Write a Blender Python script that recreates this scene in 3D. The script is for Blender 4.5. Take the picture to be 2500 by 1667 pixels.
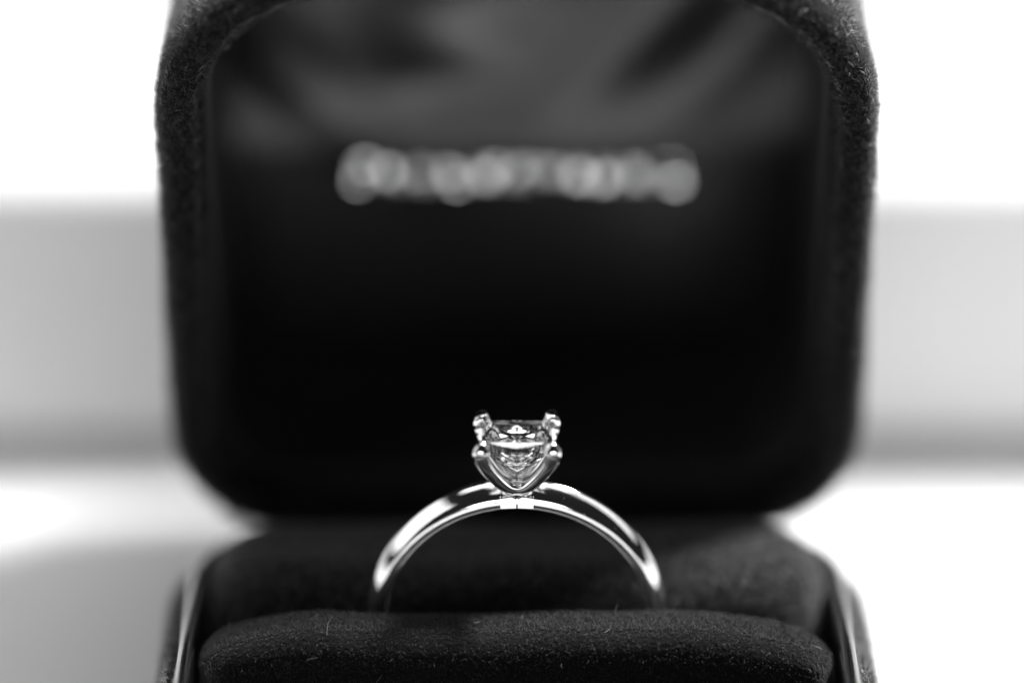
import bpy, bmesh, math, random
import numpy as np
from mathutils import Vector, Matrix

MM = 0.001
R = math.radians
rng = np.random.default_rng(7)
random.seed(7)
sc = bpy.context.scene
for o in list(bpy.data.objects):
    bpy.data.objects.remove(o)

# ------------------------------------------------------------------ camera
PITCH = R(24.0)
DIST = 296.0                       # mm, camera to the plane of focus
ZS = 30.0                          # mm, height of the stone above the table
FOC = (-0.34, 2.95, ZS + 6.6)
cam_d = bpy.data.cameras.new("camera")
cam = bpy.data.objects.new("camera", cam_d)
sc.collection.objects.link(cam)
cam.location = (FOC[0]*MM, (FOC[1] - DIST*math.cos(PITCH))*MM, (FOC[2] + DIST*math.sin(PITCH))*MM)
cam.rotation_euler = (R(90) - PITCH, 0, 0)
cam_d.sensor_width = 36.0
cam_d.lens = 151.0
cam_d.clip_start = 0.01
cam_d.clip_end = 20.0
cam_d.dof.use_dof = True
cam_d.dof.focus_distance = (DIST - 0.3)*MM
cam_d.dof.aperture_fstop = 4.5
sc.camera = cam

# ------------------------------------------------------------------ world, lamps, exposure
w = bpy.data.worlds.new("World"); sc.world = w; w.use_nodes = True
w.node_tree.nodes["Background"].inputs[0].default_value = (1, 1, 1, 1)
w.node_tree.nodes["Background"].inputs[1].default_value = 0.016

def lamp(name, pos, target, sx, sy, L):
    d = bpy.data.lights.new(name, 'AREA'); d.shape = 'RECTANGLE'
    d.size = sx*MM; d.size_y = sy*MM
    d.energy = L*math.pi*(sx*MM)*(sy*MM)
    o = bpy.data.objects.new(name, d); sc.collection.objects.link(o)
    o.location = Vector(pos)*MM
    v = (Vector(target) - Vector(pos))
    o.rotation_euler = v.to_track_quat('-Z', 'Y').to_euler()
    return o
az, el, kd = R(62), R(60), 900
lamp("key_window", (kd*math.cos(el)*math.sin(az), kd*math.cos(el)*math.cos(az), kd*math.sin(el)), (0, 0, 20), 110, 110, 560)
lamp("left_window", (-420, -60, 240), (0, 10, 20), 400, 340, 1.35)
lamp("overhead_window", (0, 30, 760), (0, 0, 20), 900, 75, 3.0)
lamp("stone_fill_lamp", (0, 110, 780), (0, 0, 25), 420, 420, 3.6)  # added fill from above: brightens the stone and the shadowed table
lamp("band_rim_lamp", (430, 35, 330), (0, 0, 20), 80, 420, 1.4)  # added strip that draws a thin highlight along the band's right crown
lamp("foil_glint_lamp", (0, -930, 137), (0, 20, 36), 420, 120, 5.0)  # added low lamp behind the camera, mirrored by foil letters and satin

vs = sc.view_settings
vs.view_transform = 'Standard'; vs.look = 'None'; vs.exposure = 0.0; vs.gamma = 1.0
vs.use_curve_mapping = False
sc.render.engine = 'CYCLES'
cy = sc.cycles
cy.use_denoising = True
cy.max_bounces = 24; cy.transmission_bounces = 20; cy.glossy_bounces = 10; cy.diffuse_bounces = 5
cy.sample_clamp_indirect = 12.0
cy.blur_glossy = 0.2

# ------------------------------------------------------------------ helpers
def tag(o, label=None, cat=None, group=None, kind=None):
    if label: o["label"] = label
    if cat: o["category"] = cat
    if group: o["group"] = group
    if kind: o["kind"] = kind
    return o

def empty(name, loc=(0, 0, 0)):
    o = bpy.data.objects.new(name, None); sc.collection.objects.link(o)
    o.empty_display_size = 0.01
    o.location = Vector(loc)*MM
    bpy.context.view_layer.update()
    return o

def link(name, me, mat, parent=None, smooth=True):
    me.name = name
    o = bpy.data.objects.new(name, me); sc.collection.objects.link(o)
    if mat: me.materials.append(mat)
    if smooth: me.polygons.foreach_set('use_smooth', [True]*len(me.polygons))
    if parent:
        o.parent = parent
        p = parent; off = Vector((0, 0, 0))
        while p: off += p.location; p = p.parent
        me.transform(Matrix.Translation(-off))      # meshes are written in world mm, kept local to the thing
    me.update()
    return o

def mesh(name, verts, faces, mat, parent=None, smooth=True):
    me = bpy.data.meshes.new(name)
    me.from_pydata([tuple(float(c)*MM for c in v) for v in verts], [], faces)
    me.validate()
    bm = bmesh.new(); bm.from_mesh(me); bmesh.ops.recalc_face_normals(bm, faces=bm.faces); bm.to_mesh(me); bm.free()
    return link(name, me, mat, parent, smooth)

def loft(name, rings, mat, parent=None, cap0=False, cap1=False, close=False, smooth=True):
    n = len(rings[0]); V = [p for r in rings for p in r]; F = []
    m = len(rings)
    for i in range(m if close else m - 1):
        a, b = i*n, ((i + 1) % m)*n
        for j in range(n):
            k = (j + 1) % n
            F.append((a + j, a + k, b + k, b + j))
    for cap, base in ((cap0, 0), (cap1, (m - 1)*n)):
        if cap:
            c = np.mean([V[base + j] for j in range(n)], axis=0); V.append(tuple(c)); ci = len(V) - 1
            for j in range(n): F.append((base + j, base + (j + 1) % n, ci))
    return mesh(name, V, F, mat, parent, smooth)

def nd(nt, t, **kw):
    n = nt.nodes.new(t)
    for k, v in kw.items(): setattr(n, k, v)
    return n

def material(name, color, rough=0.5, metal=0.0, **ins):
    m = bpy.data.materials.new(name); m.use_nodes = True
    b = m.node_tree.nodes["Principled BSDF"]
    b.inputs["Base Color"].default_value = (*(color if isinstance(color, tuple) else (color,)*3), 1)
    b.inputs["Roughness"].default_value = rough
    b.inputs["Metallic"].default_value = metal
    for k, v in ins.items(): b.inputs[k.replace('_', ' ')].default_value = v
    return m

def add_noise(m, scale, lo, hi, bump=0.0, dist=0.0001, detail=6, bscale=None):
    """mottled colour and fine relief in object space"""
    nt = m.node_tree; b = nt.nodes["Principled BSDF"]
    tc = nd(nt, 'ShaderNodeTexCoord')
    n1 = nd(nt, 'ShaderNodeTexNoise'); n1.inputs['Scale'].default_value = scale; n1.inputs['Detail'].default_value = detail
    nt.links.new(tc.outputs['Object'], n1.inputs['Vector'])
    cr = nd(nt, 'ShaderNodeValToRGB')
    cr.color_ramp.elements[0].position = 0.3; cr.color_ramp.elements[0].color = (lo, lo, lo, 1)
    cr.color_ramp.elements[1].position = 0.7; cr.color_ramp.elements[1].color = (hi, hi, hi, 1)
    nt.links.new(n1.outputs['Fac'], cr.inputs['Fac']); nt.links.new(cr.outputs['Color'], b.inputs['Base Color'])
    if bump:
        n2 = nd(nt, 'ShaderNodeTexNoise'); n2.inputs['Scale'].default_value = bscale or scale*4; n2.inputs['Detail'].default_value = 3
        nt.links.new(tc.outputs['Object'], n2.inputs['Vector'])
        bp = nd(nt, 'ShaderNodeBump'); bp.inputs['Strength'].default_value = bump; bp.inputs['Distance'].default_value = dist
        nt.links.new(n2.outputs['Fac'], bp.inputs['Height']); nt.links.new(bp.outputs['Normal'], b.inputs['Normal'])
    return m

VELVET = add_noise(material("black_velvet", 0.007, 1.0, Sheen_Weight=0.3, Sheen_Roughness=0.4, Specular_IOR_Level=0.1), 900, 0.004, 0.008, 0.8, 0.0003, bscale=3500)
def pile_mat(name, refl, trans, gloss):
    """short synthetic fibre: dark from the front, glowing a little when lit from behind"""
    m = bpy.data.materials.new(name); m.use_nodes = True
    nt = m.node_tree; b = nt.nodes["Principled BSDF"]; out = nt.nodes["Material Output"]
    b.inputs["Base Color"].default_value = (refl, refl, refl, 1); b.inputs["Roughness"].default_value = 0.45
    b.inputs["Specular IOR Level"].default_value = gloss
    t = nd(nt, 'ShaderNodeBsdfTranslucent'); t.inputs[0].default_value = (trans, trans, trans, 1)
    ad = nd(nt, 'ShaderNodeAddShader')
    nt.links.new(b.outputs[0], ad.inputs[0]); nt.links.new(t.outputs[0], ad.inputs[1]); nt.links.new(ad.outputs[0], out.inputs['Surface'])
    return m
SHADED_PILE = pile_mat("shaded_velvet_pile", 0.005, 0.08, 0.2)  # front cushion's copy of the velvet, darkened as if in shade
LIT_PILE = pile_mat("lit_velvet_pile", 0.004, 0.30, 0.05)  # same velvet with the key's light put in: stronger backlit glow
FLOCK = pile_mat("lid_flock", 0.005, 0.04, 0.6)
LIDVELVET = add_noise(material("lid_velvet", 0.006, 1.0, Sheen_Weight=0.5, Sheen_Roughness=0.3, Specular_IOR_Level=0.1), 900, 0.003, 0.007, 0.9, 0.0004, bscale=2500)
LINT = material("pale_lint", 0.35, 0.7)
DARKCARD = material("liner_card", 0.012, 0.7)
COLLAR = add_noise(material("collar_metal", 0.75, 0.10, 1.0), 300, 0.68, 0.8, 0.08, 0.0001, bscale=1200)
METAL = add_noise(material("white_gold", 0.86, 0.07, 1.0), 600, 0.82, 0.88, 0.09, 0.00003, bscale=2500)
FOIL = material("foil_print", 0.9, 0.12, 1.0)
PAINT = add_noise(material("white_painted_board", 0.70, 0.5), 12, 0.68, 0.72, 0.1, 0.0003, bscale=120)

RISERPAINT = add_noise(material("lightened_riser_board", 0.78, 0.5), 12, 0.76, 0.80, 0.1, 0.0003, bscale=120)  # riser's white paint made lighter in place of missing fill light

# satin with a twill weave
SATIN = material("black_satin", 0.012, 0.27, IOR=1.75, Specular_IOR_Level=0.6, Sheen_Weight=0.0, Sheen_Roughness=0.3)
nt = SATIN.node_tree
tc = nd(nt, 'ShaderNodeTexCoord')
wv = nd(nt, 'ShaderNodeTexWave'); wv.bands_direction = 'DIAGONAL'; wv.inputs['Scale'].default_value = 900; wv.inputs['Distortion'].default_value = 1.0
nt.links.new(tc.outputs['Object'], wv.inputs['Vector'])
bp = nd(nt, 'ShaderNodeBump'); bp.inputs['Strength'].default_value = 0.35; bp.inputs['Distance'].default_value = 0.0001
nt.links.new(wv.outputs['Fac'], bp.inputs['Height']); nt.links.new(bp.outputs['Normal'], nt.nodes["Principled BSDF"].inputs['Normal'])

DIAMOND = bpy.data.materials.new("diamond"); DIAMOND.use_nodes = True
nt = DIAMOND.node_tree; nt.nodes.clear()
out = nd(nt, 'ShaderNodeOutputMaterial'); g = nd(nt, 'ShaderNodeBsdfGlass')
g.inputs['IOR'].default_value = 2.417; g.inputs['Roughness'].default_value = 0.0
g.inputs['Color'].default_value = (1, 1, 1, 1)
nt.links.new(g.outputs[0], out.inputs['Surface'])

# ------------------------------------------------------------------ setting: table and ledge behind
STEP_Y, STEP_H = 59.0, 26.5
table = mesh("table", [(-900, -900, 0), (900, -900, 0), (900, STEP_Y + 8, 0), (-900, STEP_Y + 8, 0)], [(0, 1, 2, 3)], PAINT, smooth=False)
tag(table, "white painted table top the ring box stands on", None, None, "structure")
prof = [(STEP_Y, 2.4)]
for i in range(9):
    a = R(180 - i*11.25)
    prof.append((STEP_Y + 2 + 2*math.cos(a), STEP_H - 2 + 2*math.sin(a)))
prof += [(STEP_Y + 21, STEP_H), (STEP_Y + 21, STEP_H - 3), (STEP_Y + 22.4, STEP_H - 3), (STEP_Y + 22.4, STEP_H), (STEP_Y + 58, STEP_H), (STEP_Y + 58, STEP_H + 40), (STEP_Y + 500, STEP_H + 40), (STEP_Y + 500, 0.6)]
V = [(-900, y, z) for y, z in prof] + [(900, y, z) for y, z in prof]; n = len(prof)
ledge = mesh("ledge", V, [(i, (i + 1) % n, n + (i + 1) % n, n + i) for i in range(n)], RISERPAINT, smooth=False)
ledge.data.materials.append(PAINT)
for p in ledge.data.polygons:
    if p.index >= 5: p.material_index = 1
tag(ledge, "white painted ledge rising behind the ring box", None, None, "structure")

# ------------------------------------------------------------------ ring box
HINGE_Y, HINGE_Z, LEAN = 15.0, 15.5, R(8.0)
box = tag(empty("ring_box", (0, -8, 0)), "open black velvet ring box with its lid raised and a metal collar inside", "ring box")

def outline(hx=24.9, L=49.0, r=9.0, top=14.5, pw=2.25, n_arc=14, n_top=70):
    """closed outline (x, s): s = 0 at the hinge, rounded hinge corners, domed far side"""
    P = []
    for i in range(n_arc + 1):
        a = R(-90 + 90*i/n_arc); P.append((hx - r + r*math.cos(a), r + r*math.sin(a)))
    for i in range(1, 12): P.append((hx, r + (L - top - r)*i/12))
    for i in range(n_top + 1):
        t = math.pi*i/n_top; c, s_ = math.cos(t), math.sin(t)
        P.append((hx*math.copysign(abs(c)**(2/pw), c), L - top + top*abs(s_)**(2/pw)))
    for i in range(11, 0, -1): P.append((-hx, r + (L - top - r)*i/12))
    for i in range(n_arc + 1):
        a = R(180 + 90*i/n_arc); P.append((-hx + r + r*math.cos(a), r + r*math.sin(a)))
    for i in range(1, 14): P.append((-hx + r + (2*hx - 2*r)*i/14, 0))
    return np.array(P)

OUT = outline()
def inset(P, d):
    t = np.roll(P, -1, 0) - np.roll(P, 1, 0)
    t /= np.linalg.norm(t, axis=1)[:, None] + 1e-9
    nrm = np.stack([-t[:, 1], t[:, 0]], 1)
    Q = P + nrm*d
    return Q
def base3(P, z): return [(x, HINGE_Y - s, z) for x, s in P]
EU = np.array([0, -math.sin(LEAN), math.cos(LEAN)]); EB = np.array([0, math.cos(LEAN), math.sin(LEAN)])
HP = np.array([0, HINGE_Y, HINGE_Z])
def lid3(P, d): return [tuple(HP + np.array([x, 0, 0]) + s*EU + d*EB) for x, s in P]
def wob(P, amp, seed):
    """uneven cloth edge"""
    i = np.arange(len(P)); c = P.mean(0)
    k = sum(math.sin(seed + q)*np.sin(2*math.pi*i/len(P)*f + seed*q) for q, f in ((1, 17), (2, 29), (3, 41)))
    d = (P - c)/np.linalg.norm(P - c, axis=1)[:, None]
    return P + d*k[:, None]*amp

# base: velvet shell
rings = []
for ins, z in [(3, 0.02), (0.9, 0.05), (0.3, 0.5), (0, 1.4), (0, 8), (0, 13.8), (0.12, 14.7), (0.45, 15.3), (0.9, 15.5), (1.35, 15.3), (1.5, 14.8), (1.5, 3)]:
    rings.append(base3(inset(OUT, ins), z))
base_shell = loft("base_shell", rings, VELVET, box, True, True)
# collar: polished thin wall
rings = []
for ins, z in [(1.52, 3.0), (1.52, 16.9), (1.65, 17.1), (2.2, 17.12), (2.5, 16.95), (2.6, 16.6), (2.6, 3.0)]:
    rings.append(base3(inset(OUT, ins), z))
collar = loft("metal_collar", rings, COLLAR, box)
tag(collar, "polished metal collar lining the rim of the box")

# cushions
def rrect(cx, cy_, hx, hy, r, n_c=12, n_x=60, n_y=10):
    P = []
    r = max(min(r, hx, hy), 0.05)
    def seg(a, b, n):
        for i in range(n): P.append((a[0] + (b[0] - a[0])*i/n, a[1] + (b[1] - a[1])*i/n))
    for q, (sx, sy) in enumerate(((1, -1), (1, 1), (-1, 1), (-1, -1))):
        ox, oy = cx + sx*(hx - r), cy_ + sy*(hy - r)
        for i in range(n_c):
            a = R(-90 + 90*q + 90*i/n_c); P.append((ox + r*math.cos(a), oy + r*math.sin(a)))
        nx = [(cx + hx, cy_ + hy - r), (cx - hx + r, cy_ + hy), (cx - hx, cy_ - hy + r), (cx + hx - r, cy_ - hy)][q]
        e = (ox + r*math.cos(R(90*q)), oy + r*math.sin(R(90*q)))
        seg(e, nx, n_y if q % 2 == 0 else n_x)
    return P
def pillow(name, cx, cy_, hx, hy, r, ztop, zbot, edge, shape=None, power=2.0):
    rings = [[(x, y, zbot) for x, y in rrect(cx, cy_, hx, hy, r)]]
    rings += [[(x, y, zbot + (ztop - edge - zbot)*0.6) for x, y in rrect(cx, cy_, hx, hy, r)]]
    for i in range(13):
        a = R(90*i/12)
        ins = edge*(1 - math.cos(a)); z = ztop - edge + edge*math.sin(a)
        ins = min(ins, min(hx, hy) - 0.05)
        rings.append([(x, y, z) for x, y in rrect(cx, cy_, hx - ins, hy - ins, r - ins*0.9)])
    for k in (0.6, 0.3, 0.0):
        ins = edge + (min(hx, hy) - edge)*(1 - k)
        ins = min(ins, min(hx, hy) - 0.004)
        rings.append([(x, y, ztop + 0.0) for x, y in rrect(cx, cy_, hx - ins, hy - ins, r - ins*0.9)])
    if shape: rings = [[(x, y, shape(x, y, z)) for x, y, z in rr] for rr in rings]
    return loft(name, rings, VELVET, box, True, False)

def front_shape(x, y, z):
    if z < 12: return z
    k = (z - 12)/7.4
    z += -0.35*k*math.exp(-((x + 6.0)/5.5)**2)              # sags where the slot was pushed open
    z += -0.28*k*(x/20.0) if x < 0 else 0.10*k*math.sin(x*0.25)
    z += -2.3*k*max(0.0, (abs(x) - 12.0)/9.8)**2
    z += 0.10*k*math.sin(x*0.55 + 1.2)*math.sin(x*0.21)
    return z
front_cushion = pillow("front_cushion", 0, -4.4, 21.8, 2.5, 2.4, 18.7, 6.0, 1.7, front_shape)
def back_shape(x, y, z):
    if z < 12: return z
    k = (z - 12)/7.4
    return z - 0.8*k*(max(0, y - 6)/7)**2 + 0.15*k*math.sin(x*0.3)*math.sin(y*0.5)
back_cushion = pillow("back_cushion", 0, 7.2, 22.0, 6.1, 5.5, 19.2, 6.0, 3.6, back_shape)
pad = loft("front_pad", [base3(inset(OUT[(OUT[:, 1] > -1)], 2.1)*np.array([1, 1]), z) for z in (4.0, 6.5)], VELVET, box, True, True)

# lid: velvet shell, open towards the camera
LD = 43.0
rings = []
for ins, d in [(2.7, 22), (2.7, 3), (2.65, 1.2), (2.4, 0.35), (1.9, 0.0), (1.1, -0.05), (0.5, 0.15), (0.1, 0.7), (0, 1.6), (0, 6), (0, 12), (0.05, 22), (0.2, 33), (1.4, 38.5), (4.0, 41.8), (7.5, LD)]:
    P = inset(OUT, ins) if ins < 4 else (OUT - OUT.mean(0))*np.array([(24.9 - ins)/24.9, (23.5 - ins)/23.5]) + OUT.mean(0)
    if -0.1 < d < 3: P = wob(P, 0.05, 1.3)
    rings.append(lid3(P, d))
lid_shell = loft("lid_shell", rings, LIDVELVET, box, False, True)
tag(lid_shell, "raised lid covered in black velvet with a frayed rim")
# inner card edge, a little behind the rim
rings = [lid3(inset(OUT, i), d) for i, d in [(2.72, 4.2), (2.80, 3.9), (3.4, 3.9), (3.5, 4.2), (3.5, 22), (2.72, 22)]]
card = loft("liner_edge", rings, DARKCARD, box, close=True)

# satin lining: padded cloth at the back of the lid
def lining_depth(x, s):
    d = 23.0 - 0.8*math.cos(math.pi*x/50)
    t = max(0.0, s - 19.5)
    d += 0.37*t - 0.37*2.4*(1 - math.exp(-t/2.4)) + 0.004*t*t
    g = lambda cx, cs, wx, ws, rot=0.0: math.exp(-((((x - cx)*math.cos(rot) + (s - cs)*math.sin(rot))/wx)**2) - (((-(x - cx)*math.sin(rot) + (s - cs)*math.cos(rot))/ws)**2))
    d -= 1.5*g(-1, 32, 7, 3.6)                    # puffs between the gathers
    d -= 1.0*g(-16, 25.5, 8.5, 2.6, R(-38))
    d -= 0.9*g(15.5, 27.5, 7.0, 3.0, R(40))
    d += 0.45*g(-11, 30.5, 5.0, 2.8, R(-20))
    d += 0.5*g(9, 28.5, 8, 2.8, R(38))
    d -= 0.6*g(-6, 25, 6, 2.2)
    return d
NX, NS = 121, 121
xs = np.linspace(-21.6, 21.6, NX); us = np.linspace(0, 1, NS)
V = []
for i in range(NS):
    for x in xs:
        s0, s1 = 3.6, (49.0 - 14.5) + 14.5*(1 - (abs(x)/25.2)**2.25)**(1/2.25) - 3.6
        s = s0 + (s1 - s0)*us[i]
        V.append(tuple(HP + np.array([x, 0, 0]) + s*EU + lining_depth(x, s)*EB))
F = [(i*NX + j, i*NX + j + 1, (i + 1)*NX + j + 1, (i + 1)*NX + j) for i in range(NS - 1) for j in range(NX - 1)]
lining = mesh("satin_lining", V, F, SATIN, box)
tag(lining, "gathered dark satin lining inside the lid")

# blurred line of foil lettering on the lining: short raised strokes, too far out of focus to read
def strip(p, q, wd, h, tilt, VV, FF):
    p, q = np.array(p), np.array(q); t = (q - p)/np.linalg.norm(q - p); nn = np.array([-t[1], t[0]])
    k0 = len(VV); m = 6
    for e in (p, q):
        for i in range(m + 1):
            a = math.pi*i/m; o2 = e + nn*(wd/2*math.cos(a)); dd = lining_depth(o2[0], S0) - 0.10 - (HT + 0.3 - o2[1] + S0)*tilt - h*math.sin(a)
            VV.append(tuple(HP + np.array([o2[0], 0, 0]) + o2[1]*EU + dd*EB))
    for i in range(m): FF.append((k0 + i, k0 + i + 1, k0 + m + 2 + i, k0 + m + 1 + i))
VV, FF = [], []
S0, HT = 17.6, 1.3
glyphs = [[(0, 0, 0, 1), (0, 1, .6, 1), (0, .5, .5, .5)], [(0, 0, 0, 1), (.6, 0, .6, 1), (0, 0, .6, 0)], [(0, 0, 0, 1), (0, 1, .6, .6), (.6, .6, 0, .5), (.1, .5, .65, 0)],
          [(0, 0, 0, 1), (0, 0, .55, 0), (0, .5, .5, .5)], [(0, 1, .35, 0), (.35, 0, .7, 1)], [(0, 0, .35, 1), (.35, 1, .7, 0)], [(0, 0, 0, 1), (0, 1, .4, .3), (.4, .3, .8, 1)],
          [(0, 0, .35, 1), (.35, 1, .7, 0), (.2, .4, .5, .4)], [(0, 0, 0, 1), (0, 1, .6, .7), (.6, .7, .1, .5), (.1, .5, .6, 0), (0, 0, .6, 0)], [(0, 0, 0, 1), (.6, 1, 0, .5), (0, .5, .6, 0)], [(0, 0, 0, 1), (0, 1, .6, 1), (0, 0, .6, 0), (.6, 0, .6, 1)]]
for gi, gl in enumerate(glyphs):
    x0 = -12.0 + gi*2.3; tl = [.40, .37, .42, .39, .41, .38, .43, .40, .42, .41, .39][gi]
    for a, b, c, d in gl:
        strip((x0 + a*1.9, S0 + b*HT), (x0 + c*1.9, S0 + d*HT), 0.17, 0.02, tl + random.uniform(-0.03, 0.03), VV, FF)
    for q in range(3):                         # patches added as glints, tilted to mirror the added low lamp
        a, b, c, d = random.choice(gl); u = random.random(); sz = random.choice((0.35, 0.5, 0.5, 0.7, 0.9))
        cx_, cs_ = x0 + (a + (c - a)*u)*1.9, S0 + (b + (d - b)*u)*HT
        strip((cx_ - sz*0.4, cs_), (cx_ + sz*0.4, cs_), sz*0.62, 0.01, 0.40, VV, FF)
letters = mesh("foil_lettering", VV, FF, FOIL, lining, False)
tag(letters, "line of shiny foil lettering blurred beyond reading")

# ------------------------------------------------------------------ velvet pile (too fine to count)
def fibres(name, src, count, length, width, mat, parent, keep=None, tilt=0.5, clump=0.0, cl_scale=1.0, convex=False):
    me = src.data; me.calc_loop_triangles()
    nv = len(me.vertices); co = np.empty(nv*3); me.vertices.foreach_get('co', co); co = co.reshape(-1, 3)/MM
    p = src; off = np.zeros(3)
    while p: off += np.array(p.location)/MM; p = p.parent
    co = co + off
    nt_ = len(me.loop_triangles); tri = np.empty(nt_*3, dtype=np.int32); me.loop_triangles.foreach_get('vertices', tri); tri = tri.reshape(-1, 3)
    nr = np.empty(nt_*3); me.loop_triangles.foreach_get('normal', nr); nr = nr.reshape(-1, 3)
    A, B, C = co[tri[:, 0]], co[tri[:, 1]], co[tri[:, 2]]
    ar = np.linalg.norm(np.cross(B - A, C - A), axis=1)/2
    if keep is not None: ar = ar*keep((A + B + C)/3)
    idx = rng.choice(nt_, count, p=ar/ar.sum())
    u, v = rng.random(count), rng.random(count); fl = u + v > 1; u[fl], v[fl] = 1 - u[fl], 1 - v[fl]
    P = A[idx] + (B - A)[idx]*u[:, None] + (C - A)[idx]*v[:, None]
    N = nr[idx].copy()
    if convex:
        N[((P - co.mean(0))*N).sum(1) < 0] *= -1
    J = rng.normal(size=(count, 3))*tilt
    if clump:
        q = P*cl_scale
        J += clump*np.stack([np.sin(q[:, 0]*3.1 + np.sin(q[:, 2]*2.3)*2), np.sin(q[:, 1]*2.7 + q[:, 0]*1.9), np.sin(q[:, 2]*3.7 + np.cos(q[:, 0]*2.9)*2)], 1)
    D = N + J; D /= np.linalg.norm(D, axis=1)[:, None]
    D2 = D + rng.normal(size=(count, 3))*0.45; D2 /= np.linalg.norm(D2, axis=1)[:, None]
    ln = length*(0.5 + rng.random(count))[:, None]
    sd = np.cross(D, rng.normal(size=(count, 3))); sd /= np.linalg.norm(sd, axis=1)[:, None] + 1e-9
    sd *= width/2
    M_ = P + D*ln*0.55; T = M_ + D2*ln*0.45
    Vx = np.stack([P - sd - D*0.03, P + sd - D*0.03, M_ + sd*0.8, M_ - sd*0.8, T], 1).reshape(-1, 3)*MM
    k = np.arange(count)*5
    fq = np.stack([k, k + 1, k + 2, k + 3], 1); ft = np.stack([k + 3, k + 2, k + 4], 1)
    m2 = bpy.data.meshes.new(name)
    m2.vertices.add(count*5); m2.vertices.foreach_set('co', Vx.ravel())
    m2.loops.add(count*7); li = np.concatenate([fq.ravel(), ft.ravel()]); m2.loops.foreach_set('vertex_index', li.astype(np.int32))
    m2.polygons.add(count*2)
    ls = np.concatenate([np.arange(count)*4, count*4 + np.arange(count)*3]); m2.polygons.foreach_set('loop_start', ls.astype(np.int32))
    m2.update(calc_edges=True)
    o = link(name, m2, mat, parent, False)
    o["kind"] = "stuff"
    return o

def lid_local(c):
    r = c - HP
    return r @ EU, r @ EB
def keep_rim(c):
    s, d = lid_local(c); return ((d < 3.5) & (s > 1))*1.0
def keep_top(c):
    s, d = lid_local(c); return ((d >= 2.5) & (d < 24) & (s > 30) & (np.abs(c[:, 0]) > 8))*1.0
fibres("rim_pile", lid_shell, 90000, 0.5, 0.032, FLOCK, lid_shell, keep_rim, 0.5, 0.7, 1.0)
fibres("lid_pile", lid_shell, 80000, 0.45, 0.035, LIT_PILE, lid_shell, keep_top, 0.5, 0.8, 1.0)  # lid's outside takes the lit copy; its rim keeps the dark flock
fibres("cushion_pile", front_cushion, 90000, 0.30, 0.03, SHADED_PILE, front_cushion, lambda c: (c[:, 2] > 12)*np.where(c[:, 1] < -5.7, 0.15, 1.0), 0.45, 0.25, 2.0, True)  # pile thinned on the front face so its shade reads darker
fibres("cushion_pile", back_cushion, 45000, 0.28, 0.035, LIT_PILE, back_cushion, lambda c: (c[:, 2] > 12)*1.0, 0.45, 0.3, 1.5, True)
fibres("wall_pile", base_shell, 30000, 0.40, 0.040, LIT_PILE, base_shell, lambda c: ((c[:, 2] > 9) & (c[:, 1] > -14) & (np.abs(c[:, 0]) > 12))*1.0, 0.5, 0.6, 1.0)
fibres("lint", front_cushion, 40, 0.9, 0.03, LINT, front_cushion, lambda c: (c[:, 2] > 15)*1.0, 1.2)

# ------------------------------------------------------------------ ring
ZC = ZS - 12.85
ring = tag(empty("ring", (0, 0, ZC - 10.4)), "silver solitaire ring with a square diamond standing in the velvet slot", "ring")

def band():
    rings = []; N = 220
    for i in range(N):
        th = 2*math.pi*i/N
        c = max(0.0, math.cos(th))
        ro = 10.4
        t = 1.25 + 0.50*c; wd = 2.15 + 0.50*c
        ri = ro - t
        prof = []
        h = wd/2
        half = [(-h + 0.16, 0.0), (-h + 0.04, 0.03), (-h, 0.12), (-0.90*h, 0.44*t)]
        p0, p1, p2 = np.array((-0.90*h, 0.44*t)), np.array((-0.76*h, 0.70*t)), np.array((-0.06*h, t))
        for k in range(1, 11):
            u = k/10; half.append(tuple(p0*(1 - u)**2 + 2*p1*u*(1 - u) + p2*u*u))
        prof = [(a_, ri + q) for a_, q in half] + [(0, ri + t + 0.015)] + [(-a_, ri + q) for a_, q in half[::-1]]
        rings.append([(r_*math.sin(th), a_, ZC + r_*math.cos(th)) for a_, r_ in prof])
    return loft("band", rings, METAL, ring, close=True)
band_o = band()

def sweep(name, pts, radii, mat, parent, n=20, sq=3.4, up=(0, 1, 0), cap_round=True):
    """tube through pts (Catmull-Rom), squarish section, radii = (a, b) per point"""
    P = [np.array(p, float) for p in pts]; Q, RR = [], []
    for i in range(len(P) - 1):
        p0, p1, p2, p3 = P[max(i - 1, 0)], P[i], P[i + 1], P[min(i + 2, len(P) - 1)]
        for k in range(8):
            t = k/8
            Q.append(0.5*((2*p1) + (-p0 + p2)*t + (2*p0 - 5*p1 + 4*p2 - p3)*t*t + (-p0 + 3*p1 - 3*p2 + p3)*t**3))
            RR.append(np.array(radii[i])*(1 - t) + np.array(radii[i + 1])*t)
    Q.append(P[-1]); RR.append(np.array(radii[-1]))
    rings = []
    for i in range(len(Q)):
        t = Q[min(i + 1, len(Q) - 1)] - Q[max(i - 1, 0)]; t /= np.linalg.norm(t)
        a = np.cross(t, np.array(up, float)); a /= np.linalg.norm(a); b = np.cross(a, t)
        rr = []
        for k in range(n):
            sq_ = 2.5 if i < len(Q)*0.5 else sq
            an = 2*math.pi*k/n; c, s_ = math.cos(an), math.sin(an)
            rr.append(tuple(Q[i] + a*RR[i][0]*math.copysign(abs(c)**(2/sq_), c) + b*RR[i][1]*math.copysign(abs(s_)**(2/sq_), s_)))
        rings.append(rr)
    return loft(name, rings, mat, parent, True, True)

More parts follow.
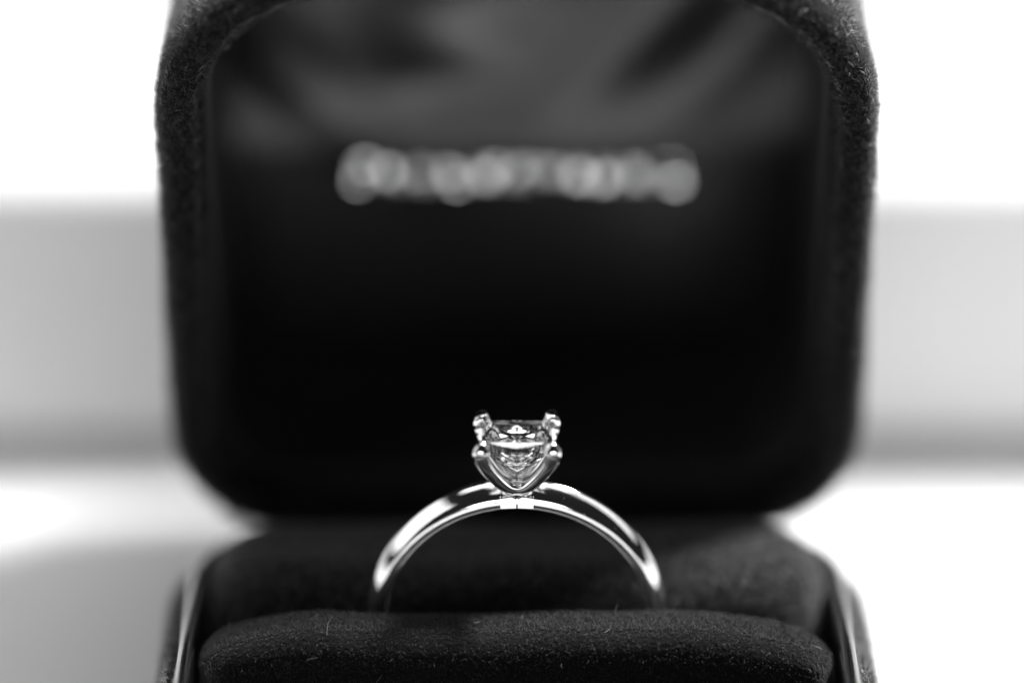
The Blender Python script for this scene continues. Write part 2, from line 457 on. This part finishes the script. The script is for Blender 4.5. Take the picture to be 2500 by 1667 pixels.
Z0 = ZS                            # stone reference height
for sx in (-1, 1):
    for sy in (-1, 1):
        pr = sweep("prong", [(0.0, sy*0.75, Z0 - 2.75), (sx*0.72, sy*1.02, Z0 - 2.48), (sx*1.55, sy*1.6, Z0 - 1.5), (sx*2.16, sy*2.16, Z0 - 0.42), (sx*2.42, sy*2.42, Z0 + 0.35), (sx*2.44, sy*2.44, Z0 + 0.72), (sx*2.34, sy*2.34, Z0 + 0.96), (sx*2.05, sy*2.08, Z0 + 1.10)],
                   [(0.42, 0.55), (0.46, 0.55), (0.50, 0.50), (0.52, 0.50), (0.54, 0.54), (0.62, 0.62), (0.60, 0.60), (0.36, 0.36)], METAL, ring)
# seat block that joins the head to the band
def block(name, prof, y0, y1, mat, parent, bev=0.09, taper=0.17):
    me = bpy.data.meshes.new(name); bm = bmesh.new()
    zb = min(z for x, z in prof)
    f = [bm.verts.new((x*MM, (y0 + taper*(z - zb))*MM, z*MM)) for x, z in prof]; b_ = [bm.verts.new((x*MM, (y1 - taper*(z - zb))*MM, z*MM)) for x, z in prof]
    m = len(prof)
    bm.faces.new(f); bm.faces.new(b_[::-1])
    for i in range(m): bm.faces.new((f[i], b_[i], b_[(i + 1) % m], f[(i + 1) % m]))
    bmesh.ops.recalc_face_normals(bm, faces=bm.faces)
    bmesh.ops.bevel(bm, geom=list(bm.edges), offset=bev*MM, segments=2, affect='EDGES', profile=0.5)
    bm.to_mesh(me); bm.free()
    return link(name, me, mat, parent, False)
block("seat_block", [(-1.15, ZC + 8.68), (-0.04, ZC + 8.72), (-0.04, ZC + 9.5), (-0.35, ZC + 9.66), (-1.2, ZC + 9.55)], -1.42, 1.42, METAL, ring)
block("seat_block", [(0.04, ZC + 8.72), (1.15, ZC + 8.68), (1.2, ZC + 9.55), (0.35, ZC + 9.66), (0.04, ZC + 9.5)], -1.42, 1.42, METAL, ring)
# princess-cut diamond by cutting a block along its facet planes
def diamond():
    bm = bmesh.new()
    hw = 2.42; zt, zg0, zg1, zc = 1.15, 0.66, 0.52, -2.25
    bmesh.ops.create_cube(bm, size=1.0)
    for v in bm.verts: v.co = Vector((v.co.x*2*hw, v.co.y*2*hw, zc if v.co.z < 0 else zt))
    def cut(point, nrm):
        geom = list(bm.verts) + list(bm.edges) + list(bm.faces)
        r_ = bmesh.ops.bisect_plane(bm, geom=geom, plane_co=Vector(point), plane_no=Vector(nrm).normalized(), clear_outer=True, dist=1e-5)
        ed = [e for e in r_['geom_cut'] if isinstance(e, bmesh.types.BMEdge)]
        if len(ed) > 2: bmesh.ops.contextual_create(bm, geom=ed)
    def pl(azd, ang, point):
        a, g_ = R(azd), R(abs(ang)); s_ = 1 if ang > 0 else -1
        cut(point, (math.sin(g_)*math.cos(a), math.sin(g_)*math.sin(a), s_*math.cos(g_)))
    # slightly chamfered corners
    for q in range(4): pl(45 + 90*q, 90, ((hw - 0.12)*math.cos(R(45 + 90*q))*1.4142, (hw - 0.12)*math.sin(R(45 + 90*q))*1.4142, 0))
    for q in range(4):
        az_ = 90*q; d = Vector((math.cos(R(az_)), math.sin(R(az_)), 0)); tn = Vector((-d.y, d.x, 0))
        for o_ in (-1, 1): pl(az_ + 7*o_, 50, d*hw + Vector((0, 0, zg0)))
        for o_ in (-1, 1): pl(az_ + 3*o_, 40, d*(hw - 0.13) + Vector((0, 0, zg0 + 0.15)))
        pl(az_, 30, d*(hw - 0.26) + Vector((0, 0, zg0 + 0.25)))
        # pavilion: steep side facets, then chevrons to the culet
        pl(az_, -62, d*hw + Vector((0, 0, zg1)))
        for o_ in (-1, 1):
            pl(az_ + 5*o_, -59, d*(hw - 0.22) + Vector((0, 0, zg1 - 0.42)))
            pl(az_ + 11*o_, -56, d*(hw - 0.44) + Vector((0, 0, zg1 - 0.80)))
            pl(az_ + 15*o_, -53, d*(hw - 0.70) + Vector((0, 0, zg1 - 1.17)))
            pl(az_ + 19*o_, -50, d*(hw - 0.95) + Vector((0, 0, zg1 - 1.52)))
            pl(az_ + 30*o_, -44, Vector((0, 0, zc + 0.02)) + d*0.12)
    bmesh.ops.remove_doubles(bm, verts=bm.verts, dist=1e-4)
    bmesh.ops.recalc_face_normals(bm, faces=bm.faces)
    for v in bm.verts: v.co = (v.co + Vector((0, 0, Z0)))*MM
    me = bpy.data.meshes.new("diamond"); bm.to_mesh(me); bm.free()
    o = link("diamond", me, DIAMOND, ring, False)
    tag(o, "clear square princess-cut diamond")
    return o
diamond()
fibres("dust", band_o, 70, 0.10, 0.05, LINT, band_o, lambda c: (c[:, 2] > ZS - 8)*1.0, 1.5)
